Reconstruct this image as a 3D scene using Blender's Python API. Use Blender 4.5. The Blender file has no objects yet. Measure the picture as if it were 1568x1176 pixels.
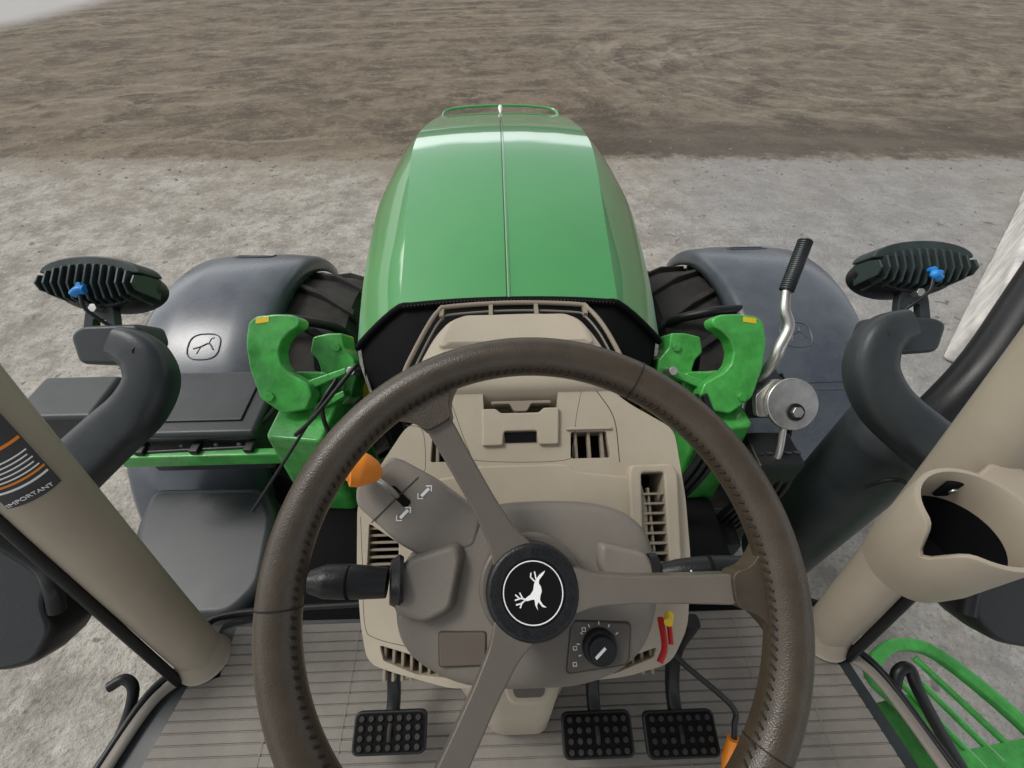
import bpy, bmesh, math, random
from mathutils import Vector, Matrix
random.seed(7)
scene=bpy.context.scene
# ------------------------------------------------------------------ camera
p=math.radians(47);psi=math.radians(1.8)
C=Vector((-.02,0,2.5))
fw=Vector((math.sin(psi)*math.cos(p),math.cos(psi)*math.cos(p),-math.sin(p)))
rt=Vector((math.cos(psi),-math.sin(psi),0)); upv=rt.cross(fw)
cd=bpy.data.cameras.new('camera');cam=bpy.data.objects.new('camera',cd)
scene.collection.objects.link(cam)
M=Matrix((rt,upv,-fw)).transposed().to_4x4();M.translation=C
cam.matrix_world=M
cd.sensor_width=36;cd.lens=16.07;cd.clip_start=.02;cd.clip_end=2000
scene.camera=cam
scene.view_settings.view_transform='Standard'
scene.view_settings.look='None';scene.view_settings.exposure=0
# ------------------------------------------------------------------ light
w=bpy.data.worlds.new("World");scene.world=w;w.use_nodes=True
nt=w.node_tree;bg=nt.nodes['Background']
sky=nt.nodes.new('ShaderNodeTexSky');sky.sky_type='NISHITA';sky.sun_disc=False
SE,SR=math.radians(55),math.radians(-75)
sky.sun_elevation=SE;sky.sun_rotation=SR;sky.dust_density=4;sky.air_density=1.2
hs=nt.nodes.new('ShaderNodeHueSaturation');hs.inputs['Saturation'].default_value=.22
nt.links.new(sky.outputs[0],hs.inputs['Color'])
# overcast deck: low bright band added to reflect in the hood, dimmed at the horizon
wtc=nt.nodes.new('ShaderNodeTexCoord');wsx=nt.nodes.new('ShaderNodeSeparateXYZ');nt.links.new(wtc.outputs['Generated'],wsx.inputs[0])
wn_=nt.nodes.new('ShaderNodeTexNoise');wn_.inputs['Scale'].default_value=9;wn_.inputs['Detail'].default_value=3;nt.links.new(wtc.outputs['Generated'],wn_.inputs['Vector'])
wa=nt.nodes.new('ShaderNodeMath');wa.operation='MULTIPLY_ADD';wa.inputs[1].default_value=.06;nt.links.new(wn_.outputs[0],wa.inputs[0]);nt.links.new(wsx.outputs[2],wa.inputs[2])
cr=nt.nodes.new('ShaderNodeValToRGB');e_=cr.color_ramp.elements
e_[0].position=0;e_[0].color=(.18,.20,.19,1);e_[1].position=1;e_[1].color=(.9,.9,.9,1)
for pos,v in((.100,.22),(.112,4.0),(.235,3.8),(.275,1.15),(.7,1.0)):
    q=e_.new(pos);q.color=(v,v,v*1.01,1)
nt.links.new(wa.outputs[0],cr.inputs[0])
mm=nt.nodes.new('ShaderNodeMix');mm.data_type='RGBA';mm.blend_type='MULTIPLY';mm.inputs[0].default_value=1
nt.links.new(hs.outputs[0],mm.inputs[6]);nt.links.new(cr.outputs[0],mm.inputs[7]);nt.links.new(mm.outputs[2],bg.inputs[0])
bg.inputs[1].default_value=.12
sd=bpy.data.lights.new('sun','SUN');sd.energy=1.5;sd.angle=math.radians(18);sd.color=(1,.97,.92)
so=bpy.data.objects.new('sun',sd);scene.collection.objects.link(so)
sdir=Vector((math.sin(SR)*math.cos(SE),math.cos(SR)*math.cos(SE),math.sin(SE)))
so.rotation_euler=sdir.to_track_quat('Z','Y').to_euler();so.location=(0,0,20)
# ------------------------------------------------------------------ materials
def nmat(name,col,rough=.5,metal=0,var=.12,vs=12,bump=.0,bs=300,coat=0,spec=.35,dust_tint=None,cior=1.5):
    m=bpy.data.materials.new(name);m.use_nodes=True;t=m.node_tree;b=t.nodes['Principled BSDF']
    b.inputs['Roughness'].default_value=rough;b.inputs['Metallic'].default_value=metal
    b.inputs['Coat Weight'].default_value=coat;b.inputs['Coat Roughness'].default_value=.025;b.inputs['Coat IOR'].default_value=cior
    b.inputs['Specular IOR Level'].default_value=spec
    tc=t.nodes.new('ShaderNodeTexCoord')
    n=t.nodes.new('ShaderNodeTexNoise');n.inputs['Scale'].default_value=vs;n.inputs['Detail'].default_value=4
    n.inputs['Roughness'].default_value=.65
    t.links.new(tc.outputs['Object'],n.inputs['Vector'])
    r=t.nodes.new('ShaderNodeValToRGB')
    d=dust_tint or tuple(min(1,c*(1+var)) for c in col)
    r.color_ramp.elements[0].position=.3;r.color_ramp.elements[1].position=.72
    r.color_ramp.elements[0].color=(*[c*(1-var) for c in col],1);r.color_ramp.elements[1].color=(*d,1)
    t.links.new(n.outputs[0],r.inputs[0]);t.links.new(r.outputs[0],b.inputs['Base Color'])
    mr=t.nodes.new('ShaderNodeMapRange');mr.inputs['To Min'].default_value=max(.03,rough-.1);mr.inputs['To Max'].default_value=min(1,rough+.12)
    t.links.new(n.outputs[0],mr.inputs[0]);t.links.new(mr.outputs[0],b.inputs['Roughness'])
    if bump>0:
        n2=t.nodes.new('ShaderNodeTexNoise');n2.inputs['Scale'].default_value=bs;n2.inputs['Detail'].default_value=1
        t.links.new(tc.outputs['Object'],n2.inputs['Vector'])
        bp=t.nodes.new('ShaderNodeBump');bp.inputs['Strength'].default_value=bump;bp.inputs['Distance'].default_value=.002
        t.links.new(n2.outputs[0],bp.inputs['Height']);t.links.new(bp.outputs[0],b.inputs['Normal'])
    return m
GREEN=nmat('green_paint',(.038,.285,.062),.3,var=.05,vs=3,coat=1,spec=.5,cior=1.75)
GREENC=nmat('green_cast_paint',(.058,.34,.062),.35,var=.28,vs=25,bump=.3,bs=120,coat=.4)
YEL=nmat('yellow_decal',(.75,.55,.03),.4)
WHITE=nmat('white_mark',(.8,.8,.78),.5,var=.03)
BEIGE=nmat('beige_plastic',(.40,.348,.265),.52,var=.07,vs=7,bump=.18,bs=900)
BEIGE2=nmat('beige_plastic_pillar',(.33,.285,.218),.40,var=.08,vs=5,bump=.12,bs=700,spec=.5)
BEIGE3=nmat('beige_recess_shade',(.25,.213,.16),.6,var=.06,vs=8)  # beige plastic darkened for shade in recesses; slats and rails share it
TAUPE=nmat('taupe_plastic',(.19,.170,.143),.48,var=.06,vs=8,bump=.2,bs=1000)
TAUPE_D=nmat('taupe_spoke',(.105,.091,.074),.32,var=.06,vs=20,bump=.1,bs=900,spec=.5)
RIM=nmat('wheel_leather',(.044,.032,.019),.34,var=.2,vs=40,bump=.2,bs=800,spec=.5)
STITCH=nmat('stitch_thread',(.012,.009,.007),.7)
SEAM=nmat('seam_shadow',(.06,.05,.038),.8)
BLACK=nmat('black_plastic',(.009,.0095,.010),.38,var=.3,vs=15,bump=.15,bs=500)
BLACKM=nmat('black_matte',(.004,.004,.0045),.8,var=.3,vs=15,spec=.15)
DGREY=nmat('dark_grey_plastic',(.026,.032,.034),.40,var=.25,vs=6,bump=.15,bs=400,dust_tint=(.04,.046,.048))
FIN=nmat('lamp_housing',(.030,.043,.041),.42,var=.25,vs=20)
FEND=nmat('fender_plastic',(.062,.076,.098),.28,var=.2,vs=5,bump=.12,bs=200,dust_tint=(.10,.113,.13),spec=.5)  # dark grey plastic, the sky's blue-grey reflection put into its colour
RUBBER=nmat('tire_rubber',(.013,.013,.013),.75,var=.5,vs=8,bump=.3,bs=80,dust_tint=(.045,.04,.034))
MAT=nmat('floor_mat_rubber',(.195,.178,.152),.6,var=.18,vs=9,bump=.3,bs=500)
SILV=nmat('zinc_metal',(.55,.54,.5),.35,.9,var=.2,vs=30)
ORANGE=nmat('orange_plastic',(.8,.25,.025),.4,var=.05)
BLUE=nmat('blue_connector',(.02,.22,.6),.4)
RED=nmat('red_plastic',(.5,.02,.02),.4)
LABELD=nmat('label_dark',(.05,.05,.052),.5)
CWALL=nmat('whitewashed_concrete',(.55,.535,.50),.85,var=.4,vs=4,bump=.9,bs=14)
# ------------------------------------------------------------------ helpers
def empty(name,parent=None):
    e=bpy.data.objects.new(name,None);scene.collection.objects.link(e)
    if parent:e.parent=parent
    return e
def mk(name,vs,fs,mat,parent=None,bevel=0,seg=3,ang=35):
    me=bpy.data.meshes.new(name);me.from_pydata([tuple(v) for v in vs],[],fs)
    bm=bmesh.new();bm.from_mesh(me);bmesh.ops.recalc_face_normals(bm,faces=bm.faces);bm.to_mesh(me);bm.free()
    for q in me.polygons:q.use_smooth=True
    me.set_sharp_from_angle(angle=math.radians(ang))
    me.materials.append(mat)
    o=bpy.data.objects.new(name,me);scene.collection.objects.link(o)
    if parent:o.parent=parent
    if bevel>0:addbev(o,bevel,seg)
    return o
def addbev(o,b,seg=3):
    md=o.modifiers.new('b','BEVEL');md.width=b;md.segments=seg;md.limit_method='ANGLE';md.angle_limit=math.radians(35)
    for q in o.data.polygons:q.use_smooth=True
    wn=o.modifiers.new('w','WEIGHTED_NORMAL');wn.keep_sharp=False
    for e in o.data.edges:e.use_edge_sharp=False
class Fr:
    def __init__(s,o,x,y):
        s.o=Vector(o);s.x=Vector(x).normalized();s.y=Vector(y);s.y=(s.y-s.x*s.y.dot(s.x)).normalized();s.z=s.x.cross(s.y)
    def __call__(s,a,b,c=0):return s.o+s.x*a+s.y*b+s.z*c
WC=Fr((.001,.119,2.133),(1,0,0),(0,.883,.469))      # steering / console frame
XY=Fr((0,0,0),(1,0,0),(0,1,0))
def tilt(Z):                                       # tilted mounting plane, 43 deg slope
    return Fr(Vector((-.02,0,2.5))+Vector((.0214,.682,-.731))*Z,(.9995,-.031,0),(0,.731,.682))
def rounded(pts,r,k=4):
    if r<=0:return [Vector(q) for q in pts]
    out=[];n=len(pts)
    for i in range(n):
        a,b,c=Vector(pts[i-1]),Vector(pts[i]),Vector(pts[(i+1)%n])
        da,dc=(a-b),(c-b);ra=min(r,da.length*.48);rc=min(r,dc.length*.48)
        A=b+da.normalized()*ra;D=b+dc.normalized()*rc
        for j in range(k+1):
            t=j/k;out.append(A*(1-t)**2+b*2*t*(1-t)+D*t*t)
    return out
def slab(name,pts,levels,mat,parent,fr=WC,r=0,bevel=0,seg=3,nf=None,ang=35,cen=None):
    P=rounded(pts,r);n=len(P)
    cx=sum(q[0] for q in P)/n;cy=sum(q[1] for q in P)/n
    if cen:cx,cy=cen
    vs=[];fs=[]
    for lv in levels:
        z,s=(lv if isinstance(lv,tuple) else (lv,1))
        for q in P:
            x=cx+(q[0]-cx)*s;y=cy+(q[1]-cy)*s
            vs.append(fr(x,y,z+(nf(x,y) if nf else 0)))
    m=len(levels)
    for l in range(m-1):
        for i in range(n):
            j=(i+1)%n;fs.append((l*n+i,l*n+j,(l+1)*n+j,(l+1)*n+i))
    fs.append(tuple(range(n))[::-1]);fs.append(tuple((m-1)*n+i for i in range(n)))
    return mk(name,vs,fs,mat,parent,bevel,seg,ang)
def rect(x0,x1,y0,y1):return[(x0,y0),(x1,y0),(x1,y1),(x0,y1)]
def cut(o,pts,z0,z1,fr=WC,r=0):
    c=slab('cutter',pts,[z0,z1],SEAM,None,fr,r)
    md=o.modifiers.new('x','BOOLEAN');md.operation='DIFFERENCE';md.object=c;md.solver='EXACT'
    dg=bpy.context.evaluated_depsgraph_get();dg.update()
    me=bpy.data.meshes.new_from_object(o.evaluated_get(dg))
    o.modifiers.remove(md);old=o.data;o.data=me
    me.materials.clear();me.materials.append(old.materials[0])
    for q in me.polygons:q.material_index=0
    bpy.data.objects.remove(c)
def cat(P,k=8,closed=False):
    P=[Vector(q) for q in P];n=len(P);out=[]
    if n<3 and not closed:
        return P
    rng=range(n if closed else n-1)
    for i in rng:
        p0=P[(i-1)%n] if (closed or i>0) else P[0]*2-P[1]
        p1=P[i];p2=P[(i+1)%n]
        p3=P[(i+2)%n] if (closed or i+2<n) else P[-1]*2-P[-2]
        for j in range(k):
            t=j/k;out.append(.5*((2*p1)+(p2-p0)*t+(2*p0-5*p1+4*p2-p3)*t*t+(3*p1-p0-3*p2+p3)*t**3))
    if not closed:out.append(P[-1])
    return out
def tubev(path,rad,n=12,closed=False,flat=1,upd=None,power=2):
    vs=[];fs=[];L=len(path);prev=None
    for i,q in enumerate(path):
        a=path[(i-1)%L] if closed or i>0 else q;b=path[(i+1)%L] if closed or i<L-1 else q
        t=(b-a).normalized()
        if prev is None:
            u=Vector(upd) if upd else (Vector((0,0,1)) if abs(t.z)<.9 else Vector((1,0,0)))
        else:u=prev
        u=(u-t*u.dot(t)).normalized();prev=u;v=t.cross(u)
        r=rad if not isinstance(rad,(list,tuple)) else _ip(rad,i/(L-1 if not closed else L))
        for j in range(n):
            th=2*math.pi*j/n;c,s=math.cos(th),math.sin(th)
            if power!=2:
                e=2/power;c=math.copysign(abs(c)**e,c);s=math.copysign(abs(s)**e,s)
            vs.append(q+u*(r*flat*c)+v*(r*s))
    for i in range(L if closed else L-1):
        for j in range(n):
            a=i*n+j;b=i*n+(j+1)%n;c=((i+1)%L)*n+(j+1)%n;d=((i+1)%L)*n+j
            fs.append((a,b,c,d))
    if not closed:
        fs.append(tuple(range(n)));fs.append(tuple((L-1)*n+j for j in range(n)))
    return vs,fs
def _ip(a,t):
    x=t*(len(a)-1);i=min(int(x),len(a)-2);f=x-i;return a[i]*(1-f)+a[i+1]*f
def tube(name,pts,rad,mat,parent,n=14,k=8,closed=False,flat=1,upd=None,power=2,bevel=0):
    vs,fs=tubev(cat(pts,k,closed),rad,n,closed,flat,upd,power)
    return mk(name,vs,fs,mat,parent,bevel,ang=50)
def many(name,parts,mat,parent,bevel=0):
    vs=[];fs=[]
    for a,b in parts:
        o=len(vs);vs+=list(a);fs+=[tuple(i+o for i in f) for f in b]
    return mk(name,vs,fs,mat,parent,bevel)
def boxv(fr,x0,x1,y0,y1,z0,z1):
    v=[fr(x,y,z) for z in(z0,z1) for x,y in((x0,y0),(x1,y0),(x1,y1),(x0,y1))]
    return v,[(3,2,1,0),(4,5,6,7),(0,1,5,4),(1,2,6,5),(2,3,7,6),(3,0,4,7)]
def box(name,x0,x1,y0,y1,z0,z1,mat,parent,fr=XY,bevel=.004,seg=3):
    v,f=boxv(fr,x0,x1,y0,y1,z0,z1);return mk(name,v,f,mat,parent,bevel,seg)
def cyl(name,fr,cx,cy,r,z0,z1,mat,parent,bevel=.001,n=40,r2=None):
    P=[(cx+r*math.cos(2*math.pi*i/n),cy+r*math.sin(2*math.pi*i/n)) for i in range(n)]
    return slab(name,P,[z0,(z1,(r2/r if r2 else 1))],mat,parent,fr,0,bevel,cen=(cx,cy))
def stroke(name,pts,wd,mat,parent,fr=WC,n=0,h=.0006):
    parts=[]
    for a,b in zip(pts[:-1],pts[1:]):
        a=Vector(a);b=Vector(b);d=(b-a).normalized();q=Vector((-d[1],d[0]))*wd/2;a=a-d*wd*.3;b=b+d*wd*.3
        P=[a+q,a-q,b-q,b+q]
        v=[fr(x[0],x[1],n+z) for z in(0,h) for x in P]
        parts.append((v,[(3,2,1,0),(4,5,6,7),(0,1,5,4),(1,2,6,5),(2,3,7,6),(3,0,4,7)]))
    return many(name,parts,mat,parent)
def seam(name,pts,mat,parent,n,r=.0009,k=6):
    return tube(name,[WC(x,y,n) for x,y in pts],r,mat,parent,n=6,k=k)

T=empty('tractor')
# ================================================================== STEERING WHEEL
sw=empty('steering_wheel',T)
RM,Rm=.1935,.0168
vs=[];fs=[];NS,NM=160,20
for i in range(NS):
    a=2*math.pi*i/NS
    for j in range(NM):
        b=2*math.pi*j/NM
        rr=RM+Rm*math.cos(b);vs.append(WC(rr*math.cos(a),rr*math.sin(a),Rm*1.05*math.sin(b)))
        fs.append((i*NM+j,((i+1)%NS)*NM+j,((i+1)%NS)*NM+(j+1)%NM,i*NM+(j+1)%NM))
mk('rim',vs,fs,RIM,sw)
parts=[]
for i in range(170):
    a=2*math.pi*i/170;b=math.radians(152)
    def rp(a,b,e=.0004):
        rr=RM+(Rm+e)*math.cos(b);return WC(rr*math.cos(a),rr*math.sin(a),(Rm*1.05+e)*math.sin(b))
    q=[rp(a,b-.13),rp(a+.013,b+.13)]
    parts.append(tubev(q,.0010,5))
many('stitching',parts,STITCH,sw)
parts=[]
for a0 in (180.5,61,-33):
    a=math.radians(a0);path=[]
    for j in range(24):
        b=2*math.pi*j/24;rr=RM+(Rm)*math.cos(b);path.append(WC(rr*math.cos(a),rr*math.sin(a),Rm*1.05*math.sin(b)))
    parts.append(tubev(path,.0007,5,True))
many('rim_seams',parts,STITCH,sw)
def rot(pts,a):
    c,s=math.cos(a),math.sin(a);return [(x*c-y*s,x*s+y*c) for x,y in pts]
nfs=lambda x,y:-.030+.026*min(1,math.hypot(x,y)/.17)
for i,a in enumerate((math.radians(0),math.radians(119),math.radians(241))):
    P=[(.030,-.019),(.05,-.0125),(.08,-.0105),(.12,-.0105),(.158,-.0115),(.158,.0115),(.12,.0105),(.08,.0105),(.05,.0125),(.030,.019)]
    slab('spoke_%d'%(i+1),rot(P,a),[-.016,.004],TAUPE_D,sw,r=.006,bevel=.0035,nf=nfs)
    P=[(.154,-.013),(.168,-.016),(.180,-.030),(.190,-.052),(.196,-.052),(.196,.052),(.190,.052),(.180,.030),(.168,.016),(.154,.013)]
    slab('spoke_joint_%d'%(i+1),rot(P,a),[-.015,.0085],RIM,sw,r=.008,bevel=.006,nf=nfs)
cyl('hub',WC,0,0,.0385,-.055,-.018,BLACK,sw,bevel=.005)
cyl('hub_boss',WC,0,0,.045,-.085,-.04,TAUPE_D,sw,bevel=.004)
cyl('hub_badge',WC,0,0,.0262,-.03,-.0172,BLACKM,sw,bevel=.0006)
ringp=[WC(.0238*math.cos(2*math.pi*i/60),.0238*math.sin(2*math.pi*i/60),-.0170) for i in range(60)]
v,f=tubev(ringp,.0005,6,True);mk('badge_ring',v,f,WHITE,sw)
k=.00043
deer=[(-17,-13),(-13,-8),(-6,-4),(0,4),(2,14),(5,22),(13,31),(24,38),(20,31),(12,22),(11,16),(15,10),(16,2),(13,-6),(12,-13),(17,-21),(24,-26),(16,-25),(9,-16),(6,-22),(8,-31),(3,-22),(2,-12),(-4,-12),(-11,-14)]
slab('deer_emblem',[(x*k,y*k) for x,y in deer],[-.0171,-.0165],WHITE,sw,r=.0006)
for j,pp in enumerate([[(-15,-11),(-24,-9),(-34,-12)],[(-20,-9),(-25,0)],[(-26,-9),(-33,-3)],[(-16,-13),(-23,-18),(-32,-20)],[(-21,-16),(-25,-25)],[(3,20),(-4,27),(-3,34)],[(6,24),(4,36)]]):
    stroke('antler_%d'%j,[(x*k,y*k) for x,y in pp],.0010,WHITE,sw,n=-.0171)
parts=[]
rs=random.Random(2)
for i in range(520):
    a=rs.uniform(0,2*math.pi);r=rs.uniform(.0275,.0345)
    parts.append(tubev([WC(r*math.cos(a),r*math.sin(a),-.0185),WC(r*math.cos(a),r*math.sin(a),-.0173)],.0007,5))
many('hub_grain',parts,BLACK,sw)
# ================================================================== STEERING COLUMN
sc=empty('steering_column',T)
shroud=[(-.068,.056),(-.045,.066),(-.016,.071),(.04,.071),(.078,.067),(.106,.056),(.124,.035),(.127,0),(.124,-.034),(.109,-.066),(.081,-.086),(.042,-.096),(-.031,-.096),(-.070,-.090),(-.107,-.072),(-.125,-.050),(-.129,-.02),(-.125,.013),(-.108,.034)]
slab('shroud',shroud,[(-.26,.72),(-.20,.9),(-.14,.99),(-.115,1.01),(-.103,1.0),(-.095,.975),(-.090,.94),(-.0865,.88),(-.0845,.75),(-.0835,.4)],TAUPE,sc,r=.02,ang=60)
sh=slab('shuttle_housing',[(-.134,.121),(-.093,.098),(-.042,.060),(-.05,.03),(-.10,.022),(-.123,.034),(-.168,.073),(-.169,.092)],[(-.17,.92),(-.12,1.01),(-.083,.98)],TAUPE,sc,r=.007,bevel=.004)
slab('stalk_pod_a',[(-.112,.024),(-.066,.037),(-.060,.025),(-.070,-.023),(-.095,-.034),(-.124,-.025),(-.128,.008)],[(-.12,1.05),(-.080,1),(-.068,.88)],TAUPE,sc,r=.008,bevel=.004)
slab('stalk_pod_b',[(.066,.034),(.112,.022),(.122,.006),(.119,-.018),(.078,-.012),(.064,.012)],[(-.12,1.05),(-.082,1),(-.074,.88)],TAUPE,sc,r=.008,bevel=.004)
slab('gate_slot',[(-.137,.086),(-.130,.091),(-.112,.074),(-.118,.068)],[-.0835,-.0825],BLACKM,sc,r=.003)
seam('shuttle_seam',[(-.150,.056),(-.106,.098)],SEAM,sc,-.0828,.0007)
for j,(cx,cy) in enumerate(((-.099,.083),(-.119,.063))):
    stroke('arrow_icon_%d'%j,[(cx-.003,cy-.003),(cx+.003,cy+.003)],.003,WHITE,sc,n=-.0828)
    stroke('arrow_tip_%d'%j,[(cx+.001,cy+.006),(cx+.006,cy+.006),(cx+.006,cy+.001)],.0012,WHITE,sc,n=-.0828)
    stroke('arrow_tail_%d'%j,[(cx-.007,cy-.001),(cx-.007,cy-.006),(cx-.002,cy-.006)],.0009,WHITE,sc,n=-.0828)
tube('shuttle_rod',[WC(-.126,.080,-.085),WC(-.136,.091,-.066),WC(-.146,.099,-.058)],.003,SILV,sc)
tube('shuttle_knob',[WC(-.139,.097,-.062),WC(-.145,.101,-.059),WC(-.154,.104,-.055),WC(-.164,.104,-.051),WC(-.168,.103,-.049)],[.005,.012,.0165,.0155,.009],ORANGE,sc,k=5,n=18)
tube('stalk_a',[WC(-.198,.007,-.066),WC(-.170,.006,-.068),WC(-.130,.003,-.072)],[.010,.0145,.015,.0145,.013],BLACK,sc,n=20)
cyl('stalk_a_tip',Fr(WC(-.163,.005,-.068),WC.y,WC.z),0,0,.0153,-.0012,.0012,BLACKM,sc)
tube('stalk_a_collar',[WC(-.128,.003,-.075),WC(-.121,.003,-.077),WC(-.117,.003,-.078)],[.017,.021,.019],BLACK,sc,n=20,power=4)
tube('stalk_b',[WC(.120,.001,-.085),WC(.150,.004,-.079),WC(.185,.005,-.075),WC(.212,.004,-.072),WC(.218,.004,-.071)],[.008,.0115,.0125,.0120,.0115,.006],BLACK,sc,n=20)
tube('stalk_b_ring',[WC(.168,.0045,-.077),WC(.171,.0045,-.0767)],.0133,BLACKM,sc,n=20,k=2)
tube('stalk_b_collar',[WC(.114,.001,-.085),WC(.122,.001,-.085),WC(.126,.001,-.084)],[.017,.017,.012],BLACK,sc,n=20,power=4)
stroke('stalk_mark_a',[(.148,-.001),(.148,.006)],.0014,WHITE,sc,n=-.0665)
stroke('stalk_mark_b',[(.201,-.001),(.204,-.001),(.202,.003),(.204,.006),(.201,.006)],.001,WHITE,sc,n=-.060)
slab('display_frame',[(-.085,-.041),(-.040,-.042),(-.041,-.071),(-.084,-.071)],[-.10,-.0832],SEAM,sc,r=.004,bevel=.001)
slab('display_cover',[(-.0838,-.0422),(-.0412,-.0432),(-.0422,-.0698),(-.0828,-.0698)],[-.09,-.0822],nmat('display_brown',(.13,.108,.085),.45),sc,r=.003,bevel=.001)
slab('switch_panel',[(.038,-.036),(.092,-.040),(.087,-.073),(.031,-.079)],[-.10,-.0822],TAUPE_D,sc,r=.005,bevel=.0015)
slab('switch_panel_trim',[(.0368,-.0348),(.0932,-.0388),(.0882,-.0742),(.0298,-.0802)],[-.10,-.0832],SEAM,sc,r=.005,bevel=.001)
cyl('rotary_knob',WC,.062,-.058,.0165,-.085,-.074,BLACK,sc,bevel=.0015,r2=.0145)
cyl('rotary_knob_cap',WC,.062,-.058,.0115,-.08,-.068,BLACK,sc,bevel=.0015)
stroke('knob_pointer',[(.056,-.063),(.064,-.056)],.0024,WHITE,sc,n=-.0679)
for j in range(7):
    a=math.radians(200-j*28);stroke('knob_tick_%d'%j,[(.062+.0185*math.cos(a),-.058+.0185*math.sin(a)),(.062+.0205*math.cos(a),-.058+.0205*math.sin(a))],.001,WHITE,sc,n=-.0821)
for j,(a,b) in enumerate(((.038,-.060),(.037,-.073),(.047,-.045))):
    stroke('lamp_icon_%d'%j,[(a,b),(a+.003,b),(a+.003,b+.003),(a,b+.003),(a,b)],.0007,WHITE,sc,n=-.0821)
# ================================================================== DASHBOARD
db=empty('dashboard',T)
tower=[(-.121,.180),(-.100,.215),(-.070,.232),(-.049,.235),(.085,.233),(.115,.222),(.145,.195),(.202,.159),(.206,.073),(.203,.0),(.190,-.075),(.166,-.112),(.112,-.124),(.045,-.128),(-.036,-.128),(-.085,-.130),(-.150,-.112),(-.182,-.101),(-.192,-.061),(-.200,.0),(-.204,.077),(-.172,.131),(-.146,.172)]
tw=slab('tower',tower,[(-.44,.80),(-.33,.95),(-.25,1),(-.205,.995)],BEIGE,db,r=.014)
cut(tw,[(-.047,.228),(.054,.228),(.047,.160),(-.045,.160)],-.25,-.1,r=.006)
cut(tw,[(-.112,.158),(-.086,.158),(-.082,.124),(-.114,.124)],-.25,-.1,r=.003)
cut(tw,[(.066,.158),(.112,.158),(.115,.124),(.064,.124)],-.25,-.1,r=.003)
cut(tw,[(-.187,.052),(-.150,.028),(-.150,-.001),(-.187,-.001)],-.25,-.1,r=.003)
cut(tw,[(-.168,-.082),(-.125,-.095),(-.076,-.108),(-.080,-.119),(-.125,-.113),(-.163,-.098)],-.25,-.1,r=.003)
cut(tw,[(.052,-.110),(.100,-.108),(.150,-.094),(.146,-.104),(.1,-.119),(.052,-.121)],-.25,-.1,r=.003)
cut(tw,[(.147,.104),(.177,.104),(.171,-.011),(.139,-.011)],-.26,-.1,r=.004)
addbev(tw,.004,2)
def vent(name,x0,x1,y0,y1,n,nsl,vertical=True,th=.004,dp=.014):
    e=empty(name,db)
    box('back',x0-.004,x1+.004,y0-.004,y1+.004,n-.040,n-.039,BLACKM,e,WC,0)
    parts=[]
    for i in range(nsl):
        t=(i+.5)/nsl
        if vertical:
            x=x0+(x1-x0)*t;parts.append(boxv(WC,x-th/2,x+th/2,y0-.002,y1+.002,n-dp,n-.003))
        else:
            y=y0+(y1-y0)*t;parts.append(boxv(WC,x0-.002,x1+.002,y-th/2,y+th/2,n-dp,n-.003))
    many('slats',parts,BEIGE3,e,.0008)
vent('air_vent_a',-.114,-.082,.124,.158,-.207,2)
vent('air_vent_b',.064,.115,.124,.158,-.207,3)
vent('air_vent_c',-.187,-.150,0,.05,-.207,6,False,.003)
vent('air_vent_d',-.168,-.076,-.119,-.082,-.207,9,True,.0035)
vent('air_vent_e',.052,.150,-.121,-.094,-.207,9,True,.0035)
e=empty('storage_recess',db)
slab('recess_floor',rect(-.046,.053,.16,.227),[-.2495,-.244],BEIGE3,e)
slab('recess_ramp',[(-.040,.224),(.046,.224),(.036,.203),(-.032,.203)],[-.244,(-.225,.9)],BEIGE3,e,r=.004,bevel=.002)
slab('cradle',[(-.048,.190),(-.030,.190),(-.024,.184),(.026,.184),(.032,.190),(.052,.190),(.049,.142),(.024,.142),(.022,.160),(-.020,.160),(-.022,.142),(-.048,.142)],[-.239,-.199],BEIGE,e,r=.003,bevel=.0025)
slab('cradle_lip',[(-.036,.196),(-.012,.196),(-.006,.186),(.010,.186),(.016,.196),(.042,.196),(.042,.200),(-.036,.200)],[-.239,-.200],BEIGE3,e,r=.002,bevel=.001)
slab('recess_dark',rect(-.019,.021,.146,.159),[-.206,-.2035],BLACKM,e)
slab('center_plate',[(-.058,.118),(.060,.118),(.070,.108),(.150,.098),(.157,.066),(.150,-.02),(-.12,-.02),(-.145,.06),(-.125,.100),(-.07,.108)],[(-.215,1),(-.199,.985)],BEIGE,db,r=.012,bevel=.003)
seam('seam_a',[(-.088,.20),(-.065,.137),(-.050,.124),(.055,.122),(.068,.14),(.075,.18),(.088,.228)],SEAM,db,-.2054,.0006)
seam('seam_b',[(.090,.228),(.108,.205),(.124,.172),(.126,.118)],SEAM,db,-.2052,.0007)
seam('seam_c',[(-.146,.172),(-.125,.165),(-.120,.12),(-.125,.108)],SEAM,db,-.2054,.0006)
seam('seam_e',[(-.198,.06),(-.192,.0),(-.186,-.06),(-.172,-.075),(-.12,-.088),(-.07,-.1)],SEAM,db,-.2054,.0006)
slab('vent_b_bezel',rect(.060,.119,.160,.164),[-.206,-.2015],BEIGE,db,bevel=.001)
vr=slab('side_console',[(.136,.113),(.189,.113),(.193,.10),(.184,-.019),(.128,-.019),(.132,.10)],[(-.25,1.05),(-.19,1.0)],BEIGE,db,r=.006)
cut(vr,[(.148,.103),(.176,.103),(.170,-.010),(.140,-.010)],-.28,-.1,r=.004)
addbev(vr,.003,2)
e=empty('air_vent_f',db)
box('back',.138,.179,-.012,.105,-.2585,-.2575,BLACKM,e,WC,0)
parts=[]
for i in range(8):
    y=-.003+.0115*i;parts.append(boxv(WC,.1395+.0006*i,.1715+.0006*i,y-.0014,y+.0014,-.206,-.1945))
parts.append(boxv(WC,.1555,.1578,-.008,.085,-.208,-.197))
many('slats',parts,BEIGE3,e,.0006)
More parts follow.
